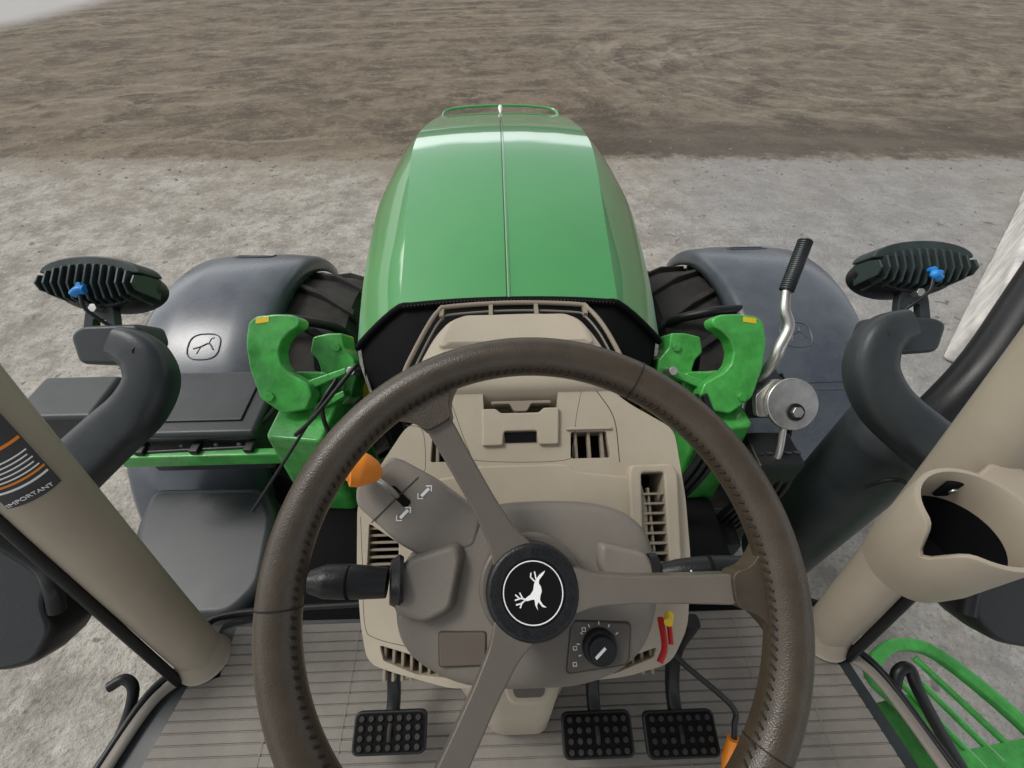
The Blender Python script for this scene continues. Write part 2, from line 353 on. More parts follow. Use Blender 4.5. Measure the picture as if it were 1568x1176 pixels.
slab('lower_tab',[(.030,-.118),(.028,-.140),(.016,-.147),(-.014,-.147),(-.025,-.140),(-.027,-.118)],[-.23,-.200],BEIGE,db,r=.01,bevel=.004)
slab('lower_tab_slot',[(.020,-.126),(.017,-.138),(-.015,-.138),(-.018,-.126)],[-.2,-.1988],TAUPE_D,db,r=.005,bevel=.0008)
tube('red_coupler',[WC(.153,-.060,-.19),WC(.150,-.085,-.175),WC(.142,-.100,-.172)],.0035,RED,db)
tube('red_coupler_b',[WC(.161,-.060,-.185),WC(.159,-.085,-.18)],.0028,RED,db)
tube('yellow_coupler',[WC(.162,-.056,-.185),WC(.157,-.062,-.175)],[.0050,.0050],YEL,db,k=2)
slab('pedestal',[(-.135,.20),(-.07,.125),(-.045,.10),(.045,.10),(.06,.14),(.12,.22),(.13,.42),(-.14,.42)],[1.45,(1.70,.97),(1.82,.9)],BEIGE,db,XY,r=.02,bevel=.006)
bn=empty('instrument_binnacle',T)
B=[(-.146,.40),(-.136,.46),(-.120,.515),(-.100,.548),(-.03,.556),(.045,.557),(.104,.545),(.122,.505),(.134,.46),(.144,.40)]
slab('cowl',B,[(1.80,1.03),(2.03,1.0),(2.055,.975),(2.064,.92),(2.070,.7)],BEIGE,bn,XY,r=.02,ang=60)
slab('cowl_step',[(-.112,.47),(-.10,.520),(-.085,.535),(.088,.535),(.104,.515),(.113,.47)],[(2.05,1.0),(2.074,.97),(2.079,.88)],BEIGE,bn,XY,r=.012,bevel=.003)
slab('cowl_base',[(-.168,.40),(-.150,.48),(-.128,.545),(-.106,.572),(-.03,.580),(.05,.580),(.108,.572),(.134,.54),(.155,.47),(.168,.40)],[1.75,2.030],BLACKM,bn,XY,r=.02,bevel=.004)
rail=[(-.225,.34,2.01),(-.165,.43,2.040),(-.150,.47,2.050),(-.131,.525,2.06),(-.116,.560,2.064),(-.098,.573,2.064),(0,.580,2.064),(.099,.573,2.064),(.116,.560,2.064),(.133,.525,2.06),(.148,.48,2.05),(.156,.45,2.04)]
tube('cowl_rail',rail,.0036,BEIGE3,bn,n=10)
tube('cowl_rail_inner',[(x*.955,y-.012,z-.006) for x,y,z in rail[2:-1]],.0018,TAUPE,bn,n=8)
parts=[]
for x in (-.11,-.035,.035,.11):parts.append(boxv(XY,x-.003,x+.003,.550,.576,2.056,2.065))
many('cowl_rail_posts',parts,BEIGE3,bn)
# ================================================================== FLOOR + PEDALS
fl=empty('cab_floor',T)
slab('floor_pan',[(-.625,.312),(.645,.302),(.668,.20),(.70,.06),(.78,-.35),(-.80,-.35),(-.735,.07),(-.705,.20),(-.640,.22)],[1.38,1.440],DGREY,fl,XY,r=.01)
vs=[];fs=[];y=.300
prof=[]
while y>-.34:
    prof+=[(y,1.4475),(y-.0145,1.4475),(y-.0153,1.4452),(y-.0172,1.4452)]
    y-=.018
def hw(y,s):
    if y>.2:return (.60 if s<0 else .635)
    return (.655 if s<0 else .650)+(.2-y)*.22
for y,z in prof:
    vs+=[(-hw(y,-1)+.01,y,z),(hw(y,1)-.01,y,z)]
for i in range(len(prof)-1):fs.append((2*i,2*i+1,2*i+3,2*i+2))
mk('floor_mat',vs,fs,MAT,fl,ang=20)
parts=[]
for x in (-.47,-.33,.30,.46,.56):
    parts.append(boxv(XY,x-.0012,x+.0012,-.33,.29,1.4476,1.4482))
many('mat_ribs',parts,MAT,fl)
tube('front_seal',[(-.64,.27,1.46),(-.62,.318,1.462),(-.35,.332,1.462),(0,.335,1.462),(.35,.322,1.462),(.63,.308,1.462),(.66,.25,1.46)],.008,BLACK,fl)
for s,nm in((-1,'a'),(1,'b')):
    tube('door_sill_'+nm,[(s*.655,.215,1.452),(s*.700,.17,1.452),(s*.735,.06,1.452),(s*.77,-.1,1.452),(s*.82,-.35,1.452)],[.010,.011,.012],TAUPE,fl,flat=.6)
    tube('door_gasket_'+nm,[(s*.665,.235,1.45),(s*.715,.185,1.448),(s*.755,.06,1.446),(s*.80,-.1,1.446),(s*.85,-.35,1.446)],[.007,.008],BLACK,fl)
def pedal(name,x0,x1,y0,y1):
    e=empty(name,T);f=Fr(((x0+x1)/2,(y0+y1)/2,1.535),(1,0,0),(0,.97,.24));hx=(x1-x0)/2;hy=(y1-y0)/2
    slab('pad',rect(-hx,hx,-hy,hy),[-.008,.004],BLACK,e,f,r=.012,bevel=.003)
    slab('pad_border',[(-hx+.004,-hy+.004),(hx-.004,-hy+.004),(hx-.004,hy-.004),(-hx+.004,hy-.004)],[0,.0055],BLACKM,e,f,r=.01)
    parts=[]
    for i in range(7):
        for j in range(4):
            if i==3 and j in(1,2):continue
            cx=-hx+.014+(2*hx-.028)*i/6;cy=-hy+.011+(2*hy-.022)*j/3
            parts.append(tubev([f(cx,cy,.004),f(cx,cy,.0095)],.0046,10))
    parts.append(tubev([f(0,-.012,.004),f(0,0,.0085),f(0,.012,.004)],.004,8))
    many('studs',parts,RUBBER,e,.0008)
    tube('arm',[f(0,hy*.2,-.01),f(0,hy+.03,-.005),f(0,hy+.09,.05),f(0,hy+.13,.16)],.011,BLACK,e,power=4)
pedal('clutch_pedal',-.284,-.161,.072,.134)
pedal('brake_pedal',.067,.186,.056,.122)
pedal('brake_pedal.001',.206,.328,.052,.119)
e=empty('column_tilt_lever',T)
tube('rod',[(.20,.23,1.68),(.26,.172,1.643),(.344,.115,1.590),(.349,.09,1.566),(.345,.066,1.55)],.0045,BLACK,e)
tube('grip',[(.347,.074,1.557),(.342,.05,1.535),(.334,.02,1.52)],[.010,.0155,.014],ORANGE,e,power=3)
# ================================================================== CAB PILLARS
cf=empty('cab_frame',T)
def pc(s,z):
    t=(z-1.45)/.6
    return Vector((s*(.634+.012*t+.008*t*t),.245+.105*t+.012*t*t,z))
for s,nm in((-1,'a'),(1,'b')):
    pts=[pc(s,z) for z in (1.45,1.6,1.8,2.0,2.2,2.4,2.7,3.0)]
    tube('pillar_'+nm,pts,[.038,.040,.043,.046,.049,.050,.050],BEIGE2,cf,n=28,power=2.4)
    tube('pillar_foot_'+nm,[pc(s,1.445),pc(s,1.452),pc(s,1.47),pc(s,1.485)],[.050,.047,.042,.039],BEIGE2,cf,n=28)
    q=pc(s,1.50);d=(C-q).normalized()
    f=Fr(q+d*.036,d.orthogonal(),d.cross(d.orthogonal()))
    cyl('pillar_bolt_'+nm,f,0,0,.014,-.01,.007,BEIGE2,cf,bevel=.003)
    cyl('pillar_bolt_recess_'+nm,f,0,0,.018,-.01,.003,BEIGE3,cf,bevel=.001)
    off=Vector((s*.018,.050,0))
    tube('windshield_seal_'+nm,[q+off for q in pts],.008,BLACK,cf,n=8)
    off=Vector((s*.030,-.042,0))
    tube('door_seal_'+nm,[q+off for q in pts],.009,BLACK,cf,n=8)
lb=empty('warning_label',T)
PR=.0515
def patch(name,z0,z1,a0,a1,r,mat):
    vs=[];fs=[];na,nz=12,6
    for i in range(nz+1):
        z=z0+(z1-z0)*i/nz;q=pc(-1,z)
        base=math.atan2((C-q).y,(C-q).x)
        for j in range(na+1):
            a=base+a0+(a1-a0)*j/na;R=r
            vs.append(q+Vector((R*math.cos(a),R*math.sin(a),0)))
    for i in range(nz):
        for j in range(na):
            a=i*(na+1)+j;fs.append((a,a+1,a+na+2,a+na+1))
    mk(name,vs,fs,mat,lb)
patch('label_base',1.975,2.11,-.9,.28,PR,LABELD)
patch('label_stripe',1.998,2.001,-.9,.22,PR+.0007,WHITE)
for i in range(5):patch('label_text_line_%d'%i,2.012+.006*i,2.0140+.006*i,-.9,.18-.05*(i%2),PR+.0007,WHITE)
patch('label_orange_a',2.006,2.009,-.9,.24,PR+.0008,ORANGE)
patch('label_orange_b',2.052,2.056,-.9,.24,PR+.0008,ORANGE)
q=pc(-1,1.984);base=math.atan2((C-q).y,(C-q).x)-.32;d=Vector((math.cos(base),math.sin(base),0))
cu=bpy.data.curves.new('label_word','FONT');cu.body='IMPORTANT';cu.size=.0085;cu.align_x='CENTER';cu.extrude=.0003
to=bpy.data.objects.new('label_word',cu);scene.collection.objects.link(to);cu.materials.append(WHITE);to.parent=lb
xx=Vector((-d.y,d.x,0));Mx=Matrix((xx,Vector((0,0,1)),d)).transposed().to_4x4();Mx.translation=q+d*(PR+.004);to.matrix_world=Mx
# ================================================================== CUP HOLDER
ch=empty('cup_holder',T)
n=72;cc=Vector((.492,.215,0))
def rim_z(a):
    d=(a-math.radians(205)+math.pi)%(2*math.pi)-math.pi
    return 2.045-.042*math.exp(-(d/.22)**2)
def cuprings(name,spec,mat,cap0,cap1):
    vs=[];fs=[]
    for r,zb in spec:
        for i in range(n):
            a=2*math.pi*i/n
            if zb=='r':z=rim_z(a)
            elif zb is None:z=rim_z(a)-.003
            else:z=min(zb,rim_z(a)-.004)
            vs.append(cc+Vector((r*math.cos(a),r*math.sin(a)*.96,z)))
    m=len(spec)
    for l in range(m-1):
        for i in range(n):
            j=(i+1)%n;fs.append((l*n+i,l*n+j,(l+1)*n+j,(l+1)*n+i))
    if cap0:fs.append(tuple(range(n)))
    if cap1:fs.append(tuple((m-1)*n+i for i in range(n)))
    return mk(name,vs,fs,mat,ch,ang=60)
cuprings('cup',[(.050,1.915),(.057,1.95),(.0635,None),(.0625,'r'),(.0575,'r'),(.0565,None),(.0545,1.995)],BEIGE2,True,False)
cuprings('cup_inner_shade',[(.0545,1.995),(.052,1.96),(.049,1.925)],BLACKM,False,True)  # black lower wall stands in for the shade inside the beige cup
slab('mount',[(.545,.19),(.66,.26),(.66,.34),(.54,.27)],[1.93,(1.99,.95)],BEIGE2,ch,XY,r=.02,bevel=.006)
box('clip',.500,.525,.262,.268,2.0,2.03,BLACKM,ch)
cyl('clip_screw',Fr((.512,.2615,2.016),(1,0,0),(0,0,1)),0,0,.005,0,.003,SILV,ch)
# ================================================================== HOOD
hd=empty('engine_hood',T)
S=[(.84,.247,1.868,.372,1.745),(1.10,.262,1.900,.400,1.765),(1.45,.288,1.924,.420,1.785),(1.64,.298,1.924,.414,1.790),(1.84,.300,1.902,.405,1.786),(2.04,.296,1.866,.395,1.778),(2.22,.286,1.830,.380,1.762),(2.36,.272,1.798,.360,1.740),(2.45,.258,1.765,.335,1.710),(2.52,.245,1.69,.315,1.66),(2.55,.235,1.55,.30,1.54)]
k2=8
vecs=[Vector((a,b,c)) for a,b,c,_,_ in S];v2=[Vector((a,d,e_)) for a,_,_,d,e_ in S]
A=cat(vecs,k2);Bb=cat(v2,k2)
def prof(a,b):
    y,h1,z1=a;_,h2,z2=b
    cr=.014
    return [(0,z1+cr),(.3*h1,z1+cr*.93),(.62*h1,z1+cr*.66),(.9*h1,z1+cr*.2),(h1,z1),(h1+(h2-h1)*.33,z1-(z1-z2)*.27),(h1+(h2-h1)*.66,z1-(z1-z2)*.60),(h1+(h2-h1)*.88,z1-(z1-z2)*.84),(h2,z2),(h2+.008,z2-.06),(h2+.008,z2-.3),(h2-.01,z2-.62)]
vs=[];fs=[];np_=0
for a,b in zip(A,Bb):
    R=prof(a,b);full=[(-x,z) for x,z in R[:0:-1]]+R
    np_=len(full)
    for x,z in full:vs.append((x,a[0],z))
for i in range(len(A)-1):
    for j in range(np_-1):
        q=i*np_+j;fs.append((q,q+1,q+np_+1,q+np_))
fs.append(tuple((len(A)-1)*np_+j for j in range(np_)))
o=mk('hood_shell',vs,fs,GREEN,hd,ang=20)
ctr=[(0,a[0],a[2]+.0145) for a in A if a[0]<2.40]
tube('center_ridge',ctr,.0035,GREEN,hd,k=1,n=10)
tube('center_seam_l',[(x-.0055,y,z+.0002) for x,y,z in ctr],.0009,SEAM,hd,k=1,n=6)
tube('front_lip',[(-.27,2.34,1.795),(-.245,2.42,1.805),(-.1,2.45,1.812),(.1,2.45,1.812),(.245,2.42,1.805),(.27,2.34,1.795)],.006,GREEN,hd)
tube('hood_ornament',[(0,2.30,1.826),(0,2.34,1.836),(0,2.38,1.832)],[.005,.010,.005],WHITE,hd)
a,b=A[0],Bb[0];R=prof(a,b);full=[(-x,z) for x,z in R[:0:-1]]+R
gp=[(x,.838,z-.004) for x,z in full[3:-3]]
tube('rear_gasket',gp,.008,BLACKM,hd,k=2,n=8)
vs=[];fs=[]
for i,(x,z) in enumerate(full):
    vs.append((x*.985,.845,z-.008));vs.append((x*.90,.77,z-.035 if z>1.5 else z));vs.append((x*.80,.70,(z-.10) if z>1.5 else z))
for i in range(len(full)-1):
    q=i*3;fs.append((q,q+3,q+4,q+1));fs.append((q+1,q+4,q+5,q+2))
fs.append(tuple(i*3+2 for i in range(len(full))))
mk('firewall',vs,fs,BLACKM,hd)
parts=[]
for i in range(60):
    t=-1+2*i/59;x=t*.235;z=1.868+.014*(1-t*t)
    parts.append(tubev([Vector((x,.829,z-.001)),Vector((x,.829,z+.0045))],.0022,6))
many('gasket_studs',parts,BLACK,hd)
for s in(-1,1):
    nm='a' if s<0 else 'b'
    vs=[];fs=[]
    sel=[(a,b) for a,b in zip(A,Bb) if .95<a[0]<1.75]
    for a,b in sel:
        vs.append((s*(b[1]+.0095),a[0],b[2]-.07));vs.append((s*(b[1]+.0095),a[0],b[2]-.115))
    for i in range(len(sel)-1):fs.append((2*i,2*i+1,2*i+3,2*i+2))
    mk('yellow_stripe_'+nm,vs,fs,YEL,hd)
    box('side_grille_'+nm,s*.40-.035,s*.40+.034,1.85,2.25,1.25,1.62,BLACKM,hd)
ca=empty('chassis',T)
box('frame_rail',-.24,.24,.45,2.45,.62,1.25,BLACKM,ca,bevel=.02)
box('front_axle',-.62,.62,1.40,1.60,.55,.80,GREENC,ca,bevel=.03)
box('cab_underside',-.55,.55,-.3,.62,.8,1.37,BLACKM,ca,bevel=.02)
box('front_weight_frame',-.3,.3,2.40,2.52,.7,1.0,GREENC,ca,bevel=.03)
# ================================================================== FRONT WHEELS + FENDERS
def wheel(name,s):
    e=empty(name,T);cx=s*.875;cy,cz=1.5,.70
    prof=[(-.20,.36),(-.27,.42),(-.285,.52),(-.27,.60),(-.245,.645),(-.15,.668),(0,.674),(.15,.668),(.245,.645),(.27,.60),(.285,.52),(.27,.42),(.20,.36)]
    n=72;vs=[];fs=[]
    for i in range(n):
        a=2*math.pi*i/n
        for x,r in prof:vs.append((cx+x,cy+r*math.cos(a),cz+r*math.sin(a)))
    m=len(prof)
    for i in range(n):
        for j in range(m-1):fs.append((i*m+j,i*m+j+1,((i+1)%n)*m+j+1,((i+1)%n)*m+j))
    mk('tire',vs,fs,RUBBER,e)
    parts=[]
    N_=21
    for i in range(N_*2):
        sd=1 if i%2 else -1;a=2*math.pi*i/(N_*2)
        P=[]
        for t in(0,.5,1):
            x=sd*(-.01+.28*t);aa=a+.26*t;r=(.70-.012*t*t-(0.03 if t==1 else 0))
            P.append((x,aa,r))
        vv=[];ff=[]
        for x,aa,r in P:
            for da in(-.030,.030):
                for rr in(r-.06,r):
                    k_=1 if rr<r else .75
                    vv.append((cx+x,cy+rr*math.cos(aa+da*k_),cz+rr*math.sin(aa+da*k_)))
        for b in(0,4):
            ff+=[(b,b+4,b+5,b+1),(b+2,b+3,b+7,b+6),(b+1,b+5,b+7,b+3),(b,b+2,b+6,b+4)]
        ff+=[(0,1,3,2),(8,10,11,9)]
        parts.append((vv,ff))
    many('lugs',parts,RUBBER,e,.006)
    f=Fr((cx,cy,cz),(0,1,0),(0,0,1))
    cyl('rim_disc',f,0,0,.38,-.10,.10,YEL,e,bevel=.02,n=48)
    cyl('wheel_hub',f,0,0,.13,-.24,.24,YEL,e,bevel=.02)
wheel('front_wheel',-1);wheel('front_wheel.001',1)
def fender(name,s):
    e=empty(name,T);cy,cz=1.5,.68;vs=[];fs=[];na=40
    xs=[(-.235,-.070),(-.231,-.040),(-.222,-.016),(-.200,-.002),(-.10,.008),(.10,.008),(.200,-.002),(.222,-.016),(.231,-.040),(.235,-.070)]
    for i in range(na+1):
        a=math.radians(38+(166-38)*i/na)
        for x,dr in xs:
            r=.79+dr
            vs.append((s*1.085+x*(1 if i>3 else .94+.02*i),cy+r*math.cos(a),cz+r*math.sin(a)))
    m=len(xs)
    for i in range(na):
        for j in range(m-1):fs.append((i*m+j,i*m+j+1,(i+1)*m+j+1,(i+1)*m+j))
    o=mk('shell',vs,fs,FEND,e,ang=60)
    md=o.modifiers.new('s','SOLIDIFY');md.thickness=.008;md.offset=-1
    def fs_(x,a,r=.800):
        a=math.radians(a);return Vector((s*1.085+x,cy+r*math.cos(a),cz+r*math.sin(a)))
    tube('slot_emboss',[fs_(-.07,66),fs_(.07,66),fs_(.075,67.5),fs_(.07,69),fs_(-.07,69),fs_(-.075,67.5)],.0035,FEND,e,closed=True,k=3,n=6)
    oc=(.03 if s<0 else -.05);P=[];ac=111
    for i in range(28):
        t=2*math.pi*i/28;c,s_=math.cos(t),math.sin(t)
        P.append(fs_(oc+.055*math.copysign(abs(c)**.7,c),ac+3.6*math.copysign(abs(s_)**.7,s_),.7985))
    tube('emblem_ring',P,.0025,FEND,e,closed=True,k=1,n=6)
    tube('emblem_deer',[fs_(oc-.035,ac+.6,.798),fs_(oc-.01,ac,.798),fs_(oc+.015,ac-.8,.798),fs_(oc+.035,ac+1,.798)],.003,FEND,e,n=6)
    tube('emblem_deer_leg',[fs_(oc-.01,ac,.798),fs_(oc-.02,ac+2,.798)],.002,FEND,e,n=6)
    tube('emblem_deer_leg_b',[fs_(oc+.015,ac-.8,.798),fs_(oc+.02,ac-2.2,.798),fs_(oc+.03,ac-2.4,.798)],.002,FEND,e,n=6)
    tube('rear_slot',[fs_(-.05,124,.798),fs_(.12,124,.798),fs_(.12,125.5,.798),fs_(-.05,125.5,.798)],.003,FEND,e,closed=True,k=3,n=6)
    tube('fender_stay',[(s*.62,1.5,.9),(s*.63,1.4,1.3),(s*.75,1.35,1.42),(s*.9,1.35,1.435)],.018,BLACK,e)
fender('front_fender',-1);fender('front_fender.001',1)
# ================================================================== LOADER BRACKETS
K=.0015
F=tilt(1.05)
def P_(l):return [(x*K,y*K) for x,y in l]
def mirr(l,dx=0,dy=0):return [(-x-18+dx,y+dy) for x,y in l][::-1]
crescent=[(-404,94),(-392,104),(-362,107),(-336,106),(-324,99),(-326,88),(-340,80),(-353,66),(-358,48),(-354,30),(-342,16),(-326,8),(-312,0),(-306,-18),(-316,-40),(-352,-46),(-386,-22),(-402,22),(-408,62)]
flange=[(-330,78),(-304,84),(-281,84),(-278,60),(-261,40),(-258,12),(-268,-24),(-300,-54),(-330,-44),(-345,-10),(-338,2),(-322,6),(-316,22),(-322,40),(-334,52)]
def bracket(name,s):
    e=empty(name,T);g=(lambda l:l) if s<0 else (lambda l:mirr(l))
    slab('saddle_plate',P_(g(crescent)),[-.05,.0],GREENC,e,F,r=.008,bevel=.005)
    slab('saddle_flange',P_(g(flange)),[-.17,-.085],GREENC,e,F,r=.006,bevel=.005)
    slab('back_block',P_(g([(-372,20),(-300,20),(-285,-30),(-300,-60),(-372,-60)])),[-.2,-.06],GREENC,e,F,r=.01,bevel=.006)
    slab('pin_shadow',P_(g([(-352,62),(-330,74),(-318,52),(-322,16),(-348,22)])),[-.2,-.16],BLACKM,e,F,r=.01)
    slab('web_rib',P_(g([(-330,2),(-262,26),(-262,16),(-325,-12)])),[-.085,-.03],GREENC,e,F,bevel=.003)
    slab('web_rib_lower',P_(g([(-318,-34),(-268,-10),(-266,-20),(-312,-46)])),[-.085,-.04],GREENC,e,F,bevel=.003)
    slab('mast_column',[(s*.575,.62),(s*.42,.60),(s*.40,.82),(s*.56,.84)],[.75,(1.2,1.0),(1.66,.85)],GREENC,e,XY,r=.02,bevel=.008)
    slab('decal',P_(g([(-392,100),(-372,103),(-372,95),(-392,92)])),[0,.001],YEL,e,F)
    for i,(x,y,z) in enumerate(((-370,-20,0),(-290,60,-.085),(-282,-5,-.085))):
        xx=x if s<0 else -x-18
        cyl('bolt_%d'%i,F,xx*K,y*K,.011,z-.01,z+.006,GREENC,e,n=6)
    if s>0:
        for j in range(3):
            tube('hose_%d'%j,[(s*(.40+.02*j),.68,1.72),(s*(.44+.02*j),.60,1.62),(s*(.38+.02*j),.56,1.45),(s*.36,.6,1.2)],.008,BLACK,e)
    else:
        tube('cable',[(-.39,.72,1.76),(-.42,.66,1.72),(-.40,.62,1.60),(-.37,.62,1.4)],.005,BLACK,e)
    cyl('side_block_bolt',F,s*250*K,20*K,.010,-.06,-.01,SILV,e,n=12)
bracket('loader_bracket',-1);bracket('loader_bracket.001',1)
# ================================================================== WORK LIGHTS + ARMS
def lamp(name,s,cx,cy,cz):
    e=empty(name,T);f=Fr((cx,cy,cz),(1,-.03,0),(0,.731,.682))
    W2=.097;parts=[]
    nfin=13
    for i in range(nfin):
        t=-1+2*i/(nfin-1);x=t*W2*.96;h=.050*math.sqrt(max(.12,1-t*t*.82));d=.05
        P=[(-h,-d),(-h*.6,.012),(0,.024),(h*.75,.018),(h,-.01),(h,-d)]
        vv=[f(x+dx,a,b) for dx in(-.0022,.0022) for a,b in P];n=len(P)
        ff=[tuple(range(n)),tuple(range(n,2*n))]+[(q,(q+1)%n,n+(q+1)%n,n+q) for q in range(n)]
        parts.append((vv,ff))
    many('cooling_fins',parts,FIN,e,.001)
    P=[(W2*math.cos(2*math.pi*i/36),.050*math.sin(2*math.pi*i/36)) for i in range(36)]
    slab('body',P,[(-.085,.9),(-.045,1),(-.02,.96),(-.008,.82)],BLACK,e,f,bevel=.003)
    P=[(W2*1.02*math.cos(math.pi*i/24),.022+.034*math.sin(math.pi*i/24)) for i in range(25)]
    slab('top_cap',P,[-.05,.010],FIN,e,f,bevel=.004)
    slab('lens',[(.072*math.cos(2*math.pi*i/30),.034*math.sin(2*math.pi*i/30)) for i in range(30)],[-.090,-.082],WHITE,e,f)
    sx=-s
    tube('connector',[f(.012*sx*-1,-.022,.028),f(0,-.016,.032),f(.010,-.015,.030)],.008,BLUE,e,power=3.5)
    cyl('connector_pin',f,0,-.006,.005,.02,.034,BLUE,e)
    tube('cable',[f(-.0,-.02,.03),f(.01*sx,-.05,.03),f(.03*sx,-.075,.01),f(.06*sx,-.095,-.0),f(.10*sx,-.115,-.02)],.0035,BLACK,e,n=8)
    yk=slab('yoke',[(-.035,-.105),(.035,-.105),(.03,-.055),(.022,-.03),(-.022,-.03),(-.03,-.055)],[-.03,-.012],DGREY,e,f,r=.006)
    cut(yk,[(-.014,-.095),(.014,-.095),(.012,-.065),(-.012,-.065)],-.05,.05,f,.003)
    addbev(yk,.002,2)
    cyl('yoke_bolt',f,0,-.045,.009,-.02,.004,SILV,e,n=6)
lamp('work_light',-1,-.823,.785,1.972);lamp('work_light.001',1,.815,.76,1.99)
def arm(name,pts,rad,pod):
    e=empty(name,T)
    tube('bar',pts,rad,DGREY,e,n=28,k=10,flat=.8,power=3.2,upd=(0,-.68,.73))
    slab('pod',pod,[-.05,(.004,1),(.016,.93)],DGREY,e,tilt(.86),r=.012,bevel=.006)
    P=cat(pts,10)
    for i,j in enumerate((12,int(len(P)*.55),int(len(P)*.78))):
        q=P[j];d=(C-q).normalized();f=Fr(q+d*(rad[1]*.80),d.orthogonal(),d.cross(d.orthogonal()))
        cyl('bolt_%d'%i,f,0,0,.007,-.01,.006,BLACK,e,n=12)
    m=P[8:int(len(P)*.9)]
    tube('trim_seam',[q+(C-q).normalized()*(_ip(rad,(i+8)/len(P))*.86)+Vector((0,.008,0)) for i,q in enumerate(m)],.0015,BLACKM,e,k=1,n=6)
    return e
kk=.86/700
podL=[((x-784)*kk,(588-y)*kk) for x,y in((116,514),(133,500),(222,497),(232,525),(200,560),(130,558))]
podR=[((x-784)*kk,(588-y)*kk) for x,y in((1442,497),(1425,488),(1342,485),(1330,515),(1362,545),(1428,540))]
arm('light_arm',[(-.69,.62,1.966),(-.662,.610,1.958),(-.640,.594,1.942),(-.634,.568,1.915),(-.66,.535,1.882),(-.71,.505,1.85),(-.765,.47,1.815),(-.80,.45,1.79)],[.028,.034,.038,.041,.044,.046,.046],podL)
arm('light_arm.001',[(.690,.60,1.985),(.655,.590,1.978),(.632,.572,1.960),(.627,.54,1.925),(.655,.50,1.885),(.71,.46,1.850),(.765,.43,1.82),(.81,.41,1.80)],[.028,.034,.038,.041,.044,.046,.046],podR)
# ================================================================== LEFT SIDE BOXES
tb=empty('tool_box',T)
box('box_body',-1.02,-.68,.745,.955,1.36,1.515,DGREY,tb,bevel=.012)
box('box_lid',-1.035,-.665,.735,.965,1.518,1.55,DGREY,tb,bevel=.012)
box('lid_panel',-.99,-.71,.775,.93,1.5505,1.556,DGREY,tb,bevel=.004)
box('side_box',-1.34,-1.12,.80,.96,1.42,1.55,DGREY,tb,bevel=.015)
tube('guard_rail',[(-1.03,.735,1.53),(-.75,.742,1.53),(-.70,.75,1.53),(-.665,.79,1.53),(-.655,.85,1.52)],.008,BLACK,tb)
tube('guard_rail_lower',[(-1.02,.715,1.50),(-.80,.722,1.50),(-.70,.725,1.50)],.006,BLACK,tb)
box('green_beam',-1.03,-.56,.700,.722,1.455,1.50,GREENC,tb,bevel=.004)
for i in range(3):box('beam_foot_%d'%i,-.98+.14*i,-.955+.14*i,.705,.74,1.50,1.515,BLACK,tb)
parts=[]
for x in(-.96,-.87,-.78,-.72):parts.append(tubev([Vector((x,.733,1.505)),Vector((x,.728,1.505))],.006,8))
many('box_screws',parts,SILV,tb)
ft=empty('fuel_tank',T)
slab('tank_body',[(-1.12,.77),(-.76,.765),(-.69,.66),(-.66,.45),(-.72,.37),(-.95,.37),(-1.10,.62)],[.55,(1.12,1.02),(1.22,1.0),(1.25,.93)],DGREY,ft,XY,r=.04,bevel=.02,seg=4)
wp=empty('windshield_wiper',T)
tube('wiper_arm',[(-.36,.60,1.84),(-.44,.50,1.76),(-.50,.43,1.70)],.003,BLACK,wp)
tube('wiper_blade',[(-.30,.64,1.88),(-.38,.56,1.82),(-.42,.54,1.79)],.004,BLACK,wp)
# ================================================================== RIGHT SIDE
ex=empty('exhaust_pipe',T)
tube('silencer',[(.87,.60,1.0),(.87,.60,1.2),(.87,.60,1.58),(.87,.60,1.66),(.87,.60,1.70),(.87,.60,1.715)],[.10,.10,.10,.10,.085,.03],DGREY,ex,n=30,k=5)
tube('stack',[(.93,.60,1.66),(1.03,.670,1.79),(1.145,.785,1.91),(1.35,1.0,2.13)],[.048,.050,.050,.050],BLACK,ex,n=24)
tube('grab_loop',[(.78,.50,1.60),(.80,.49,1.645),(.83,.48,1.65),(.86,.47,1.62)],.005,BLACK,ex)
hl=empty('hydraulic_coupler_lever',T)
tube('knurled_grip',[(.685,.935,1.957),(.660,.89,1.915),(.637,.852,1.878)],[.014,.0155,.014],DGREY,hl,n=18)
parts=[]
for i in range(24):
    t=i/23;q=Vector((.683,.933,1.955)).lerp(Vector((.638,.854,1.88)),t);d=Vector((.048,.083,.079)).normalized()*.0011
    parts.append(tubev([q-d,q+d],.0165,16))
many('knurl_rings',parts,DGREY,hl)
tube('shank',[(.637,.852,1.878),(.632,.82,1.850),(.640,.79,1.822),(.620,.76,1.79),(.612,.745,1.76),(.60,.74,1.70)],[.010,.012,.014,.012],SILV,hl,n=12)
slab('shank_bracket',[(.57,.70),(.66,.70),(.66,.78),(.57,.78)],[1.60,1.70],DGREY,hl,XY,r=.01,bevel=.005)
f=Fr((.645,.662,1.700),(1,-.03,0),(0,.731,.682))
cyl('coupler_disc',f,0,0,.060,-.010,.004,SILV,hl,bevel=.004)
slab('coupler_disc_cheek',[(-.075,-.03),(-.03,-.03),(.0,.05),(-.03,.06),(-.078,.02)],[-.03,-.012],SILV,hl,f,r=.01,bevel=.002)
cyl('coupler_bolt',f,.005,-.018,.013,0,.016,SILV,hl,n=6)
cyl('coupler_boss',f,.005,-.018,.020,0,.008,BLACK,hl)
tube('linkage_rod',[(.60,.76,1.72),(.56,.70,1.66),(.55,.62,1.55)],.007,SILV,hl)
tube('linkage_rod_b',[(.66,.76,1.70),(.69,.70,1.64),(.68,.62,1.50),(.66,.60,1.30)],.006,BLACK,hl)
tube('linkage_rod_c',[(.63,.63,1.66),(.62,.58,1.58),(.60,.56,1.40)],.008,SILV,hl)
slab('valve_block',[(.57,.56),(.68,.56),(.68,.66),(.57,.66)],[1.50,1.60],BLACK,hl,XY,r=.01,bevel=.006)
